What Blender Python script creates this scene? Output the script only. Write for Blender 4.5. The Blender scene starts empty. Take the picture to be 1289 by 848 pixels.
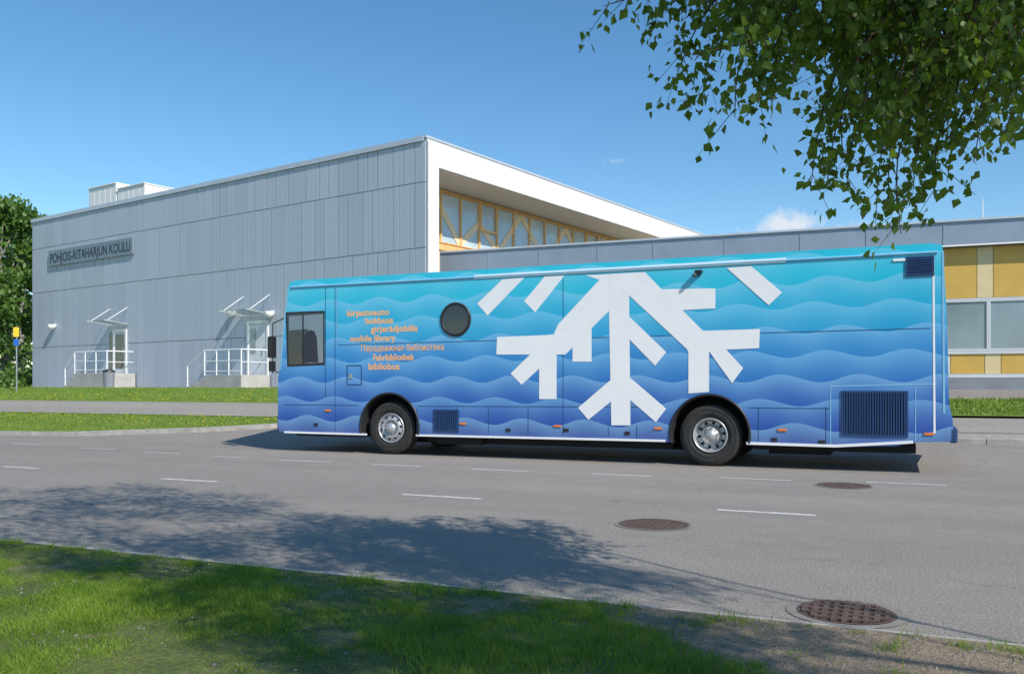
import bpy, bmesh, math, random
import numpy as np
from mathutils import Vector, Matrix
random.seed(7); np.random.seed(7)
scene=bpy.context.scene
COL=scene.collection
FP=1103.0; CX=644.5; HZ=484.0; H=1.4
# ---------------------------------------------------------------- helpers
def hit(px,py,P0,D):
    """photo ray against vertical plane through P0 with horizontal unit direction D -> (t,z)"""
    a=(px-CX)/FP
    t=(a*P0[1]-P0[0])/(D[0]-a*D[1])
    Y=P0[1]+D[1]*t
    return t,H+(HZ-py)/FP*Y
def link(o):
    COL.objects.link(o); return o
def empty(name,loc=(0,0,0),rz=0,label=None,cat=None,group=None):
    o=bpy.data.objects.new(name,None); link(o); o.location=loc; o.rotation_euler=(0,0,rz)
    o.empty_display_size=.3
    if label:o["label"]=label
    if cat:o["category"]=cat
    if group:o["group"]=group
    return o
# ---- materials
def nn(nt,t,**k):
    n=nt.nodes.new(t)
    for a,b in k.items(): setattr(n,a,b)
    return n
def mth(nt,op,a,b=None,c=None):
    n=nt.nodes.new('ShaderNodeMath'); n.operation=op
    for i,x in enumerate((a,b,c)):
        if x is None: continue
        if isinstance(x,(int,float)): n.inputs[i].default_value=x
        else: nt.links.new(x,n.inputs[i])
    return n.outputs[0]
def mixc(nt,f,a,b,blend='MIX'):
    n=nt.nodes.new('ShaderNodeMix'); n.data_type='RGBA'; n.blend_type=blend
    for i,x in ((0,f),(6,a),(7,b)):
        if isinstance(x,(int,float)): n.inputs[i].default_value=x
        elif isinstance(x,tuple): n.inputs[i].default_value=(*x[:3],1)
        else: nt.links.new(x,n.inputs[i])
    return n.outputs[2]
def noise(nt,vec,scale,detail=4,rough=.55):
    n=nn(nt,'ShaderNodeTexNoise'); n.inputs['Scale'].default_value=scale
    n.inputs['Detail'].default_value=detail; n.inputs['Roughness'].default_value=rough
    nt.links.new(vec,n.inputs['Vector']); return n.outputs[0]
def newmat(name):
    m=bpy.data.materials.new(name); m.use_nodes=True; nt=m.node_tree
    return m,nt,nt.nodes['Principled BSDF']
def ramp(nt,fac,stops,interp='LINEAR'):
    r=nn(nt,'ShaderNodeValToRGB'); r.color_ramp.interpolation=interp
    els=r.color_ramp.elements
    while len(els)<len(stops): els.new(0.5)
    for e,(p,c) in zip(els,stops): e.position=p; e.color=(*c[:3],1)
    nt.links.new(fac,r.inputs[0]); return r.outputs[0]
def mat(name,col,rough=.5,metal=0,var=.12,scale=3,bump=0,bscale=40,coat=0,fine=0):
    m,nt,b=newmat(name)
    tc=nn(nt,'ShaderNodeTexCoord').outputs['Object']
    f=noise(nt,tc,scale,5)
    f=mth(nt,'MULTIPLY_ADD',f,2.0,-.5)
    c0=tuple(x*(1-var) for x in col); c1=tuple(min(1,x*(1+var)) for x in col)
    c=mixc(nt,f,c0,c1)
    if fine:
        g=noise(nt,tc,bscale,2); g=mth(nt,'MULTIPLY_ADD',g,fine*2,1-fine)
        n=nn(nt,'ShaderNodeVectorMath',operation='SCALE'); nt.links.new(c,n.inputs[0]); nt.links.new(g,n.inputs['Scale']); c=n.outputs[0]
    nt.links.new(c,b.inputs['Base Color'])
    b.inputs['Roughness'].default_value=rough; b.inputs['Metallic'].default_value=metal
    b.inputs['Coat Weight'].default_value=coat
    if bump:
        bn=nn(nt,'ShaderNodeBump'); bn.inputs['Strength'].default_value=bump; bn.inputs['Distance'].default_value=.01
        nt.links.new(noise(nt,tc,bscale,4),bn.inputs['Height']); nt.links.new(bn.outputs[0],b.inputs['Normal'])
    return m
M={}
M['white']=mat('white_paint',(.80,.80,.78),.5,var=.04)
M['whiteboard']=mat('white_fascia',(.78,.77,.75),.55,var=.03,scale=.6)
M['black']=mat('black_plastic',(.02,.02,.022),.45)
M['rubber']=mat('rubber',(.028,.027,.026),.85,var=.3,scale=12,bump=.3,bscale=60)
M['dark']=mat('dark_underbody',(.012,.012,.013),.9)
M['steel']=mat('steel',(.55,.56,.58),.3,.9,var=.15,scale=8)
M['rim']=mat('rim_paint',(.50,.50,.51),.38,.5,var=.2,scale=14)
M['concrete']=mat('concrete',(.42,.41,.38),.85,var=.18,scale=2,bump=.3,bscale=30,fine=.15)
M['kerb']=mat('kerb_stone',(.36,.34,.31),.85,var=.25,scale=5,bump=.4,bscale=50,fine=.2)
M['ring']=mat('worn_ring',(.22,.20,.18),.9,var=.25,scale=9,bump=.4,bscale=60,fine=.3)
M['wood']=mat('golden_timber',(.85,.50,.19),.5,var=.15,scale=6)
M['palewood']=mat('pale_timber',(.90,.68,.42),.5,var=.12,scale=6)
M['greymetal']=mat('grey_sheet_metal',(.28,.335,.41),.42,.2,var=.1,scale=1.2)
M['cap']=mat('roof_edge_metal',(.52,.56,.61),.4,.2,var=.08)
M['signgrey']=mat('sign_panel_grey',(.20,.26,.31),.5,var=.1)
M['ink']=mat('dark_lettering',(.010,.013,.017),.5)
M['orange']=mat('orange_vinyl',(.98,.48,.17),.45,var=.05)
M['amber']=mat('amber_lens',(.75,.20,.03),.2,var=.05)
M['flake']=mat('white_vinyl',(.82,.82,.83),.35,var=.03,coat=.3)
M['bluetrim']=mat('light_blue_trim',(.22,.50,.72),.35,var=.04)
M['seam']=mat('panel_seam',(.012,.06,.17),.6)
M['grille']=mat('grille_blue',(.013,.045,.14),.5)
M['ochre']=mat('ochre_panel',(.60,.38,.08),.5,var=.08)
M['beige']=mat('beige_panel',(.68,.55,.30),.5,var=.06)
M['cream']=mat('cream_panel',(.70,.67,.56),.5,var=.05)
M['plinth']=mat('plinth_grey',(.22,.24,.27),.7,var=.1,bump=.2)
M['framegrey']=mat('window_frame_grey',(.60,.62,.63),.45,var=.05)
M['yellow']=mat('yellow_sign',(.8,.55,.03),.4,var=.05)
M['blue']=mat('blue_sign',(.02,.12,.5),.4,var=.05)
M['iron']=mat('cast_iron',(.13,.085,.068),.75,.3,var=.35,scale=15,bump=.5,bscale=80)
M['pit']=mat('drain_pit',(.008,.008,.008),.95)
M['paint']=mat('road_marking',(.58,.575,.55),.7,var=.3,scale=9,bump=.3,bscale=90,fine=.5)
M['bark']=mat('birch_bark',(.30,.27,.23),.85,var=.5,scale=7,bump=.6,bscale=20)
M['twig']=mat('twig_bark',(.09,.06,.04),.8)
M['railing']=mat('white_railing',(.82,.83,.84),.4,var=.04)
M['doorgrey']=mat('door_paint',(.66,.68,.70),.45,var=.05)
M['roof']=mat('roof_membrane',(.10,.10,.11),.85,var=.2)
M['seat']=mat('seat_fabric',(.03,.035,.05),.9)
def glassmat(name,col,rough=.06,trans=0):
    m,nt,b=newmat(name)
    tc=nn(nt,'ShaderNodeTexCoord').outputs['Object']
    f=noise(nt,tc,.7,3)
    c=mixc(nt,f,tuple(x*.6 for x in col),tuple(x*1.4 for x in col))
    nt.links.new(c,b.inputs['Base Color']); b.inputs['Roughness'].default_value=rough
    b.inputs['Specular IOR Level'].default_value=.9
    bn=nn(nt,'ShaderNodeBump'); bn.inputs['Strength'].default_value=.05; bn.inputs['Distance'].default_value=.05
    nt.links.new(noise(nt,tc,1.5,1),bn.inputs['Height']); nt.links.new(bn.outputs[0],b.inputs['Normal'])
    if trans:
        out=nt.nodes['Material Output']; tr=nn(nt,'ShaderNodeBsdfTransparent'); tr.inputs[0].default_value=(.62,.7,.7,1)
        mx=nn(nt,'ShaderNodeMixShader'); mx.inputs[0].default_value=trans
        nt.links.new(b.outputs[0],mx.inputs[1]); nt.links.new(tr.outputs[0],mx.inputs[2]); nt.links.new(mx.outputs[0],out.inputs[0])
    return m
M['glassdark']=glassmat('dark_glass',(.02,.024,.03))
M['glassblue']=glassmat('hall_glass',(.52,.62,.68),.08)
M['cabpane']=glassmat('cab_pane_glass',(.16,.21,.25),.08)
M['glasswing']=glassmat('wing_glass',(.22,.28,.30),.1)
M['canopy']=glassmat('canopy_glass',(.3,.35,.36),.1,.6)
def asphalt(name,c,patch=.12):
    m,nt,b=newmat(name)
    tc=nn(nt,'ShaderNodeTexCoord').outputs['Object']
    big=noise(nt,tc,.35,4); mid=noise(nt,tc,3,4); fine=noise(nt,tc,55,4,.8)
    mp=nn(nt,'ShaderNodeMapping'); mp.inputs['Scale'].default_value=(.04,.9,1); nt.links.new(tc,mp.inputs[0])
    tr=noise(nt,mp.outputs[0],1.1,3)
    v=mth(nt,'ADD',mth(nt,'MULTIPLY_ADD',big,patch*2,1-patch),mth(nt,'MULTIPLY_ADD',tr,.45,-.225))
    v=mth(nt,'ADD',v,mth(nt,'MULTIPLY_ADD',mid,.24,-.12))
    v=mth(nt,'MULTIPLY',v,mth(nt,'MAXIMUM',mth(nt,'MULTIPLY_ADD',fine,3.8,-.88),.15))
    vo=nn(nt,'ShaderNodeTexVoronoi',feature='DISTANCE_TO_EDGE'); vo.inputs['Scale'].default_value=.16
    ds=nn(nt,'ShaderNodeVectorMath',operation='ADD')
    nz=nn(nt,'ShaderNodeTexNoise'); nz.inputs['Scale'].default_value=1.4; nz.inputs['Detail'].default_value=6; nt.links.new(tc,nz.inputs['Vector'])
    nt.links.new(tc,ds.inputs[0]); nt.links.new(nz.outputs[1],ds.inputs[1]); nt.links.new(ds.outputs[0],vo.inputs['Vector'])
    cr=mth(nt,'LESS_THAN',vo.outputs['Distance'],.0012)
    v=mth(nt,'MULTIPLY',v,mth(nt,'MULTIPLY_ADD',cr,-.22,1))
    s=nn(nt,'ShaderNodeVectorMath',operation='SCALE'); s.inputs[0].default_value=c; nt.links.new(v,s.inputs['Scale'])
    nt.links.new(s.outputs[0],b.inputs['Base Color']); b.inputs['Roughness'].default_value=.85
    bn=nn(nt,'ShaderNodeBump'); bn.inputs['Strength'].default_value=.6; bn.inputs['Distance'].default_value=.006
    nt.links.new(fine,bn.inputs['Height']); nt.links.new(bn.outputs[0],b.inputs['Normal'])
    return m
M['asphalt']=asphalt('asphalt',(.248,.222,.196))
M['pathasphalt']=asphalt('path_asphalt',(.285,.26,.23),.08)
def grassmat(name,c0,c1,soil=(.14,.10,.065),soilth=.62,soilx=None):
    m,nt,b=newmat(name)
    tc=nn(nt,'ShaderNodeTexCoord').outputs['Object']
    c=mixc(nt,mth(nt,'MULTIPLY_ADD',noise(nt,tc,2.2,5),2,-.5),c0,c1)
    g=noise(nt,tc,38,3,.7)
    s=nn(nt,'ShaderNodeVectorMath',operation='SCALE'); nt.links.new(c,s.inputs[0]); nt.links.new(mth(nt,'MULTIPLY_ADD',g,2.2,-.1),s.inputs['Scale'])
    nv=noise(nt,tc,1.6,6,.65)
    if soilx:
        sp=nn(nt,'ShaderNodeSeparateXYZ'); nt.links.new(tc,sp.inputs[0])
        q=mth(nt,'MULTIPLY',mth(nt,'SUBTRACT',sp.outputs[0],soilx),.12)
        q=mth(nt,'MINIMUM',mth(nt,'MAXIMUM',q,0.0),.35); nv=mth(nt,'ADD',nv,q)
    so=mth(nt,'MULTIPLY',mth(nt,'SUBTRACT',nv,soilth),9.0)
    so=mth(nt,'MINIMUM',mth(nt,'MAXIMUM',so,0.0),1.0)
    g2=nn(nt,'ShaderNodeVectorMath',operation='SCALE'); g2.inputs[0].default_value=soil; nt.links.new(mth(nt,'MULTIPLY_ADD',noise(nt,tc,45,5,.8),3.0,-.5),g2.inputs['Scale'])
    c=mixc(nt,so,s.outputs[0],g2.outputs[0])
    nt.links.new(c,b.inputs['Base Color']); b.inputs['Roughness'].default_value=.9
    bn=nn(nt,'ShaderNodeBump'); bn.inputs['Strength'].default_value=.8; bn.inputs['Distance'].default_value=.03
    nt.links.new(g,bn.inputs['Height']); nt.links.new(bn.outputs[0],b.inputs['Normal'])
    return m
M['grassnear']=grassmat('lawn_soil',(.06,.09,.015),(.13,.15,.03),(.25,.19,.135),.58,8.8)
M['grassfar']=grassmat('verge_grass',(.10,.18,.018),(.20,.28,.035),(.25,.26,.08),.66)
def leafmat(name,c0,c1,sc,tr=.45,hi=(.25,.4,.03)):
    m,nt,b=newmat(name)
    tc=nn(nt,'ShaderNodeTexCoord').outputs['Object']
    c=mixc(nt,mth(nt,'MULTIPLY_ADD',noise(nt,tc,sc,3),2.4,-.7),c0,c1)
    nt.links.new(c,b.inputs['Base Color']); b.inputs['Roughness'].default_value=.5
    t=nn(nt,'ShaderNodeBsdfTranslucent'); nt.links.new(mixc(nt,.5,c,hi),t.inputs[0])
    mx=nn(nt,'ShaderNodeMixShader'); mx.inputs[0].default_value=tr
    out=nt.nodes['Material Output']
    nt.links.new(b.outputs[0],mx.inputs[1]); nt.links.new(t.outputs[0],mx.inputs[2]); nt.links.new(mx.outputs[0],out.inputs[0])
    return m
M['leaf']=leafmat('birch_leaf',(.045,.10,.010),(.13,.22,.022),9,.42,(.32,.48,.03))
M['farleaf']=leafmat('tree_foliage',(.035,.095,.012),(.13,.24,.035),.8,.3)
M['blade']=leafmat('grass_blade',(.10,.20,.012),(.27,.38,.045),1.6,.42,(.35,.50,.04))
M['bladefar']=leafmat('verge_blade',(.12,.22,.018),(.25,.33,.045),1.5,.3)
M['flower']=mat('dandelion_yellow',(.8,.6,.02),.6)
def cladmat():
    m,nt,b=newmat('grey_facade_cladding')
    tc=nn(nt,'ShaderNodeTexCoord').outputs['Object']
    at=nn(nt,'ShaderNodeAttribute'); at.attribute_name='tint'
    sp=nn(nt,'ShaderNodeSeparateXYZ'); nt.links.new(tc,sp.inputs[0])
    mp=nn(nt,'ShaderNodeMapping'); mp.inputs['Scale'].default_value=(1,2.0,.22); nt.links.new(tc,mp.inputs[0])
    n=noise(nt,mp.outputs[0],.8,5)
    v=mth(nt,'MULTIPLY',mth(nt,'MULTIPLY_ADD',n,.14,.93),at.outputs['Fac'])
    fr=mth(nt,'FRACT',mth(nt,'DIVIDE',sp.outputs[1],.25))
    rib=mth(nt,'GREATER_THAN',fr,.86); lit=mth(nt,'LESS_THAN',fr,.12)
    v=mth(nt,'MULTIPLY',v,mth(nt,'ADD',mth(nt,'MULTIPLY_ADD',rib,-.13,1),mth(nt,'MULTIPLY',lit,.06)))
    s=nn(nt,'ShaderNodeVectorMath',operation='SCALE'); s.inputs[0].default_value=(.44,.49,.555); nt.links.new(v,s.inputs['Scale'])
    nt.links.new(s.outputs[0],b.inputs['Base Color']); b.inputs['Roughness'].default_value=.5; b.inputs['Metallic'].default_value=.1
    bn=nn(nt,'ShaderNodeBump'); bn.inputs['Strength'].default_value=.4; bn.inputs['Distance'].default_value=.012
    nt.links.new(rib,bn.inputs['Height']); nt.links.new(bn.outputs[0],b.inputs['Normal'])
    return m
M['clad']=cladmat()
def busmat():
    m,nt,b=newmat('wave_livery')
    tc=nn(nt,'ShaderNodeTexCoord').outputs['Object']
    sp=nn(nt,'ShaderNodeSeparateXYZ'); nt.links.new(tc,sp.inputs[0]); X,Z=sp.outputs[0],sp.outputs[2]
    HB=.80
    def layer(A,wl,zp,ph,off):
        arg=mth(nt,'ADD',mth(nt,'MULTIPLY',X,2*math.pi/wl),mth(nt,'MULTIPLY_ADD',Z,zp,ph))
        zz=mth(nt,'MULTIPLY_ADD',mth(nt,'SINE',arg),A,Z)
        q=mth(nt,'ADD',mth(nt,'DIVIDE',zz,HB),off)
        return mth(nt,'FRACT',q),mth(nt,'MULTIPLY',mth(nt,'SUBTRACT',mth(nt,'FLOOR',q),off),HB)
    f1,k1=layer(.065,1.22,1.5,.4,.12)
    f2,k2=layer(.060,1.22,1.2,3.0,.62)
    zc=mth(nt,'ADD',mth(nt,'MULTIPLY',Z,.7),mth(nt,'MULTIPLY_ADD',k1,.3,.12))
    zn=mth(nt,'DIVIDE',zc,3.6)
    base=ramp(nt,zn,[(0.10,(.030,.042,.28)),(.22,(.016,.064,.36)),(.40,(.003,.12,.46)),(.58,(.0006,.23,.57)),(.76,(.0004,.40,.64)),(.95,(.001,.50,.67))])
    l1=mth(nt,'POWER',f1,2.8); l2=mth(nt,'POWER',f2,2.8)
    lt=mixc(nt,.44,base,(.34,.70,.90))
    c=mixc(nt,mth(nt,'MULTIPLY',l1,.9),base,lt)
    c=mixc(nt,mth(nt,'MULTIPLY',l2,.8),c,lt)
    nt.links.new(c,b.inputs['Base Color']); b.inputs['Roughness'].default_value=.35; b.inputs['Coat Weight'].default_value=.4
    b.inputs['Coat Roughness'].default_value=.08
    bn=nn(nt,'ShaderNodeBump'); bn.inputs['Strength'].default_value=.10; bn.inputs['Distance'].default_value=.03
    nt.links.new(noise(nt,tc,.9,2),bn.inputs['Height']); nt.links.new(bn.outputs[0],b.inputs['Normal']); nt.links.new(bn.outputs[0],b.inputs['Coat Normal'])
    return m
M['bus']=busmat()
def settmat():
    m,nt,b=newmat('stone_setts')
    tc=nn(nt,'ShaderNodeTexCoord').outputs['Object']
    br=nn(nt,'ShaderNodeTexBrick'); br.inputs['Scale'].default_value=4
    br.inputs['Color1'].default_value=(.30,.28,.26,1);br.inputs['Color2'].default_value=(.42,.39,.36,1);br.inputs['Mortar'].default_value=(.12,.11,.1,1)
    nt.links.new(tc,br.inputs['Vector']); nt.links.new(br.outputs[0],b.inputs['Base Color']); b.inputs['Roughness'].default_value=.9
    return m
M['sett']=settmat()
# ---- mesh builder
class MB:
    def __init__(s): s.v=[];s.f=[];s.m=[];s.s=[]
    def add(s,vs,fs,mi=0,sm=False):
        o=len(s.v); s.v+= [tuple(p) for p in vs]
        for f in fs: s.f.append(tuple(i+o for i in f)); s.m.append(mi); s.s.append(sm)
    def box(s,x0,x1,y0,y1,z0,z1,mi=0):
        vs=[(x,y,z) for z in (z0,z1) for y in (y0,y1) for x in (x0,x1)]
        s.add(vs,[(0,2,3,1),(4,5,7,6),(0,1,5,4),(2,6,7,3),(0,4,6,2),(1,3,7,5)],mi)
    def cyl(s,p0,p1,r0,r1=None,n=12,mi=0,caps=True,sm=True):
        r1=r0 if r1 is None else r1
        p0=Vector(p0);p1=Vector(p1);d=(p1-p0).normalized()
        a=d.orthogonal().normalized();b=d.cross(a)
        vs=[]
        for p,r in((p0,r0),(p1,r1)):
            for i in range(n):
                t=2*math.pi*i/n; vs.append(p+a*(r*math.cos(t))+b*(r*math.sin(t)))
        s.add(vs,[(i,(i+1)%n,n+(i+1)%n,n+i) for i in range(n)],mi,sm)
        if caps: s.add(vs,[tuple(range(n))[::-1],tuple(range(n,2*n))],mi)
    def tube(s,path,rad,n=6,mi=0):
        for i in range(len(path)-1): s.cyl(path[i],path[i+1],rad[i],rad[i+1],n,mi,caps=(i==0 or i==len(path)-2))
    def lathe(s,prof,c,n=40,mi=0,sm=True):
        """axis = local Y; prof list of (r,y)"""
        vs=[]
        for r,y in prof:
            for i in range(n):
                t=2*math.pi*i/n; vs.append((c[0]+r*math.cos(t),c[1]+y,c[2]+r*math.sin(t)))
        fs=[]
        for j in range(len(prof)-1):
            for i in range(n): fs.append((j*n+i,j*n+(i+1)%n,(j+1)*n+(i+1)%n,(j+1)*n+i))
        s.add(vs,fs,mi,sm)
    def prism(s,pts,y0,y1,mi=0):
        """pts list of (x,z) extruded along y"""
        n=len(pts); vs=[(x,y0,z) for x,z in pts]+[(x,y1,z) for x,z in pts]
        s.add(vs,[tuple(range(n)),tuple(range(2*n-1,n-1,-1))]+[(i,(i+1)%n,n+(i+1)%n,n+i) for i in range(n)],mi)
    def make(s,name,mats,parent=None,loc=(0,0,0),rz=0,bevel=0,label=None,cat=None,kind=None,group=None):
        me=bpy.data.meshes.new(name); me.from_pydata(s.v,[],s.f)
        if not isinstance(mats,(list,tuple)): mats=[mats]
        for m in mats: me.materials.append(M[m])
        me.polygons.foreach_set('material_index',s.m); me.polygons.foreach_set('use_smooth',s.s); me.update()
        o=bpy.data.objects.new(name,me); link(o)
        if parent: o.parent=parent
        o.location=loc; o.rotation_euler=(0,0,rz)
        if bevel:
            b=o.modifiers.new('b','BEVEL'); b.width=bevel; b.segments=2; b.limit_method='ANGLE'
        if label:o["label"]=label
        if cat:o["category"]=cat
        if kind:o["kind"]=kind
        if group:o["group"]=group
        return o
def textgeo(txt,bold=.012):
    c=bpy.data.curves.new('t','FONT'); c.body=txt; c.size=1; c.offset=bold; c.resolution_u=3
    o=bpy.data.objects.new('t',c); link(o); bpy.context.view_layer.update()
    me=bpy.data.meshes.new_from_object(o.evaluated_get(bpy.context.evaluated_depsgraph_get()))
    vs=[tuple(v.co) for v in me.vertices]; fs=[tuple(p.vertices) for p in me.polygons]
    bpy.data.objects.remove(o); bpy.data.curves.remove(c); bpy.data.meshes.remove(me)
    x0=min(v[0] for v in vs); x1=max(v[0] for v in vs)
    return [(v[0]-x0,v[1]) for v in vs],fs,x1-x0
# ---------------------------------------------------------------- frames
F0=(-4.85,18.6); U=(0.9167,-0.4008); V=(0.4008,0.9167); RZ=math.atan2(U[1],U[0])
def SW(x,y): x-=F0[0];y-=F0[1]; return x*U[0]+y*U[1],x*V[0]+y*V[1]
def zt(w): return 1.25*min(1,max(0,(w-2)/9.5))
def gnd(px,py): 
    Y=H*FP/(py-HZ); return ((px-CX)/FP*Y,Y)
# ---------------------------------------------------------------- ground
GL=(F0[0],F0[1],0)
def sheet(name,slist,wfun,zoff,m,nw=24,kind='structure',label=None):
    mb=MB(); vs=[];
    for s in slist:
        lo,hi=wfun(s)
        for j in range(nw+1):
            w=lo+(hi-lo)*j/nw; vs.append((s,w,zt(w)+zoff))
    n=nw+1; fs=[(i*n+j,(i+1)*n+j,(i+1)*n+j+1,i*n+j+1) for i in range(len(slist)-1) for j in range(nw)]
    mb.add(vs,fs,0)
    return mb.make(name,m,None,GL,RZ,kind=kind,label=label)
mb=MB(); ws=[-900,-60,-9.85,-9.7,2,4,6,8,11.5,60,300,900]; ss=[-900,-60,-20,0,20,60,900]
vs=[(s,w,zt(w)-.06) for s in ss for w in ws]; n=len(ws)
mb.add(vs,[(i*n+j,(i+1)*n+j,(i+1)*n+j+1,i*n+j+1) for i in range(len(ss)-1) for j in range(n-1)])
mb.make('ground','grassfar',None,GL,RZ,kind='structure',label='wide grassy ground around the road and school')
sheet('road',[-200,-60,0,60,200],lambda s:(-9.7,2.0),0,'asphalt',4,label='sunlit grey asphalt road')
sheet('forecourt',[-80,-20,0,20,80],lambda s:(2.0,11.5),0,'asphalt',4,label='asphalt forecourt rising to the school')
sheet('forecourt_paving',[-80,-20,0,20,80],lambda s:(11.5,40),0,'pathasphalt',4,label='paving along the school wall')
sheet('lawn',[-60,-10,0,20,60],lambda s:(-60,-9.83),.035,'grassnear',6,label='mown lawn with bare soil patches')
mb=MB()
s=-40.0
while s<60:
    L=1.0; j=random.uniform(-.006,.006)
    mb.box(s+.006,s+L-.006,-9.83+j,-9.73+j,-.05,.025+random.uniform(-.006,.006)); s+=L
mb.make('kerb','kerb',None,GL,RZ,kind='structure',label='low stone kerb between lawn and road',bevel=.012)
def lk(s):
    pts=[(-200,1.2),(-11,1.5),(-8.5,2.0),(-5.1,3.0),(-3.4,3.75),(-2.7,5.2),(-2.5,8)]
    for (a,b),(c,d) in zip(pts,pts[1:]):
        if a<=s<=c: return b+(d-b)*(s-a)/(c-a)
    return 8
sl=[-200,-60,-30,-20,-15,-11,-10,-9,-8.5,-7.5,-6.5,-5.1,-4.2,-3.4,-3.1,-2.9,-2.7]
sheet('verge',sl,lambda s:(lk(s)+.12,5.3),.10,'grassfar',10,label='mown roadside verge with dandelions')
sheet('path',sl+[-2.5,-1.5],lambda s:(4.9,7.35),.115,'pathasphalt',8,label='asphalt footpath between verges')
sheet('lawn_strip',sl,lambda s:(7.3,11.0),.105,'grassfar',12,label='mown grass strip before the school')
mb=MB()
for a,b in zip(sl,sl[1:]):
    nseg=max(1,int((b-a)/1.0)) if a>-60 else 1
    for i in range(nseg):
        s0=a+(b-a)*i/nseg; s1=a+(b-a)*(i+1)/nseg
        w0=lk(s0);w1=lk(s1)
        mb.add([(s0,w0,zt(w0)-.05),(s1-.01,w1,zt(w1)-.05),(s1-.01,w1+.14,zt(w1)-.05),(s0,w0+.14,zt(w0)-.05),
                (s0,w0,zt(w0)+.11),(s1-.01,w1,zt(w1)+.11),(s1-.01,w1+.14,zt(w1+.14)+.11),(s0,w0+.14,zt(w0+.14)+.11)],
               [(4,5,6,7),(0,1,5,4),(1,2,6,5),(2,3,7,6),(3,0,4,7)])
mb.make('kerb','kerb',None,GL,RZ,kind='structure',label='pale stone kerb along the verge')
sr=[11.5,14,18,25,40,80]
sheet('sett_strip',sr,lambda s:(4.1,5.0),.02,'sett',3,label='strip of stone setts at the kerb')
mb=MB()
s=11.5
while s<60:
    mb.box(s,s+.99,3.95,4.09,zt(4)-.1,zt(4)+.1); s+=1
mb.make('kerb','kerb',None,GL,RZ,kind='structure',label='pale stone kerb behind the bus',bevel=.012)
sheet('pavement',sr,lambda s:(5.0,6.8),.03,'pathasphalt',4,label='asphalt pavement')
sheet('verge',sr,lambda s:(6.8,9.4),.08,'grassfar',6,label='mown verge before the low school wing')
def dash(px0,py0,px1,py1,wid=.10):
    x0,y0=gnd(px0,py0);x1,y1=gnd(px1,py1); s0,w0=SW(x0,y0); s1,w1=SW(x1,y1); w=(w0+w1)/2
    m=MB(); k=max(2,int((s1-s0)/.05)); vs=[]
    for i in range(k+1):
        s=s0+(s1-s0)*i/k
        vs+=[(s,w-wid/2+random.uniform(-.009,.009),.004),(s,w+wid/2+random.uniform(-.009,.009),.004)]
    m.add(vs,[(2*i,2*i+2,2*i+3,2*i+1) for i in range(k)])
    m.make('lane_marking','paint',None,GL,RZ,label='worn white dash painted on the asphalt',cat='road marking',group='dashed lane markings')
for d in [(5,587,48,589.5),(205,602,272,606.5),(507,622,605,628),(902,642,1027,648)]: dash(*d)
for d in [(107,563.5,143,566),(185,568.5,223,571),(355,578.5,412,582),(470,584,528,587),(595,590,665,593.5),(745,596,820,599.5),(905,601.3,995,604.5),(1090,607,1190,610.5),(20,558,50,560),(270,573.5,305,576)]: dash(*d,wid=.08)
def manhole(px,py,r,kind):
    x,y=gnd(px,py); e=empty('manhole_cover' if kind else 'storm_drain',(x,y,0),RZ,
       'round rusty cast iron manhole cover in the asphalt' if kind else 'round iron drain grate in a worn ring by the kerb','manhole' if kind else 'drain')
    def disc(mb,r0,r1,z,mi,n=48):
        vs=[(q*math.cos(2*math.pi*i/n),q*math.sin(2*math.pi*i/n),z) for q in (r0,r1) for i in range(n)]
        if r0==0: mb.add(vs[n:],[tuple(range(n))],mi)
        else: mb.add(vs,[(i,(i+1)%n,n+(i+1)%n,n+i) for i in range(n)],mi)
    mb=MB(); disc(mb,r*.9,r,.008,0); disc(mb,r,r*(1.22 if not kind else 1.12),.005,1); 
    mb.make('frame',['iron','ring'],e)
    mb=MB()
    if kind:
        disc(mb,0,r*.885,.007,0)
        k=.075
        for i in range(-6,7):
            for j in range(-6,7):
                if math.hypot(i*k,j*k)<r*.82:
                    mb.box(i*k-.022,i*k+.022,j*k-.022,j*k+.022,.007,.014)
        mb.make('lid','iron',e)
    else:
        disc(mb,0,r*.9,.006,1)
        nb=9
        for i in range(nb):
            q=-r*.82+1.64*r*i/(nb-1); L=math.sqrt(max(0,(r*.9)**2-q*q))
            mb.box(q-.016,q+.016,-L,L,.007,.019)
        for q in(-.68*r,-.34*r,0,.34*r,.68*r):
            L=math.sqrt((r*.9)**2-q*q); mb.box(-L,L,q-.018,q+.018,.007,.0205)
        mb.make('grate',['iron','pit'],e)
manhole(823,660,.35,1); manhole(1062,611,.36,1); manhole(1065,771,.29,0)
# ---------------------------------------------------------------- grass blades
def blades(name,X,Y,Z,hh,wd,m,label,kindn='stuff'):
    N=len(X); a=np.random.rand(N)*2*np.pi; ln=np.random.randn(N)*.5; la=np.random.rand(N)*2*np.pi
    h=hh*(.5+np.random.rand(N)); dx=np.cos(a)*wd/2; dy=np.sin(a)*wd/2
    co=np.zeros((N,3,3))
    co[:,0]=np.stack([X-dx,Y-dy,Z],1); co[:,1]=np.stack([X+dx,Y+dy,Z],1)
    co[:,2]=np.stack([X+np.cos(la)*np.abs(ln)*h*1.5,Y+np.sin(la)*np.abs(ln)*h*1.5,Z+h],1)
    me=bpy.data.meshes.new(name); me.vertices.add(3*N); me.vertices.foreach_set('co',co.ravel())
    me.loops.add(3*N); me.loops.foreach_set('vertex_index',np.arange(3*N,dtype=np.int32))
    me.polygons.add(N); me.polygons.foreach_set('loop_start',np.arange(0,3*N,3,dtype=np.int32))
    me.materials.append(M[m]); me.update(calc_edges=True); me.validate()
    o=bpy.data.objects.new(name,me); link(o); o["kind"]=kindn; o["label"]=label
    return o
N=620000
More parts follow.
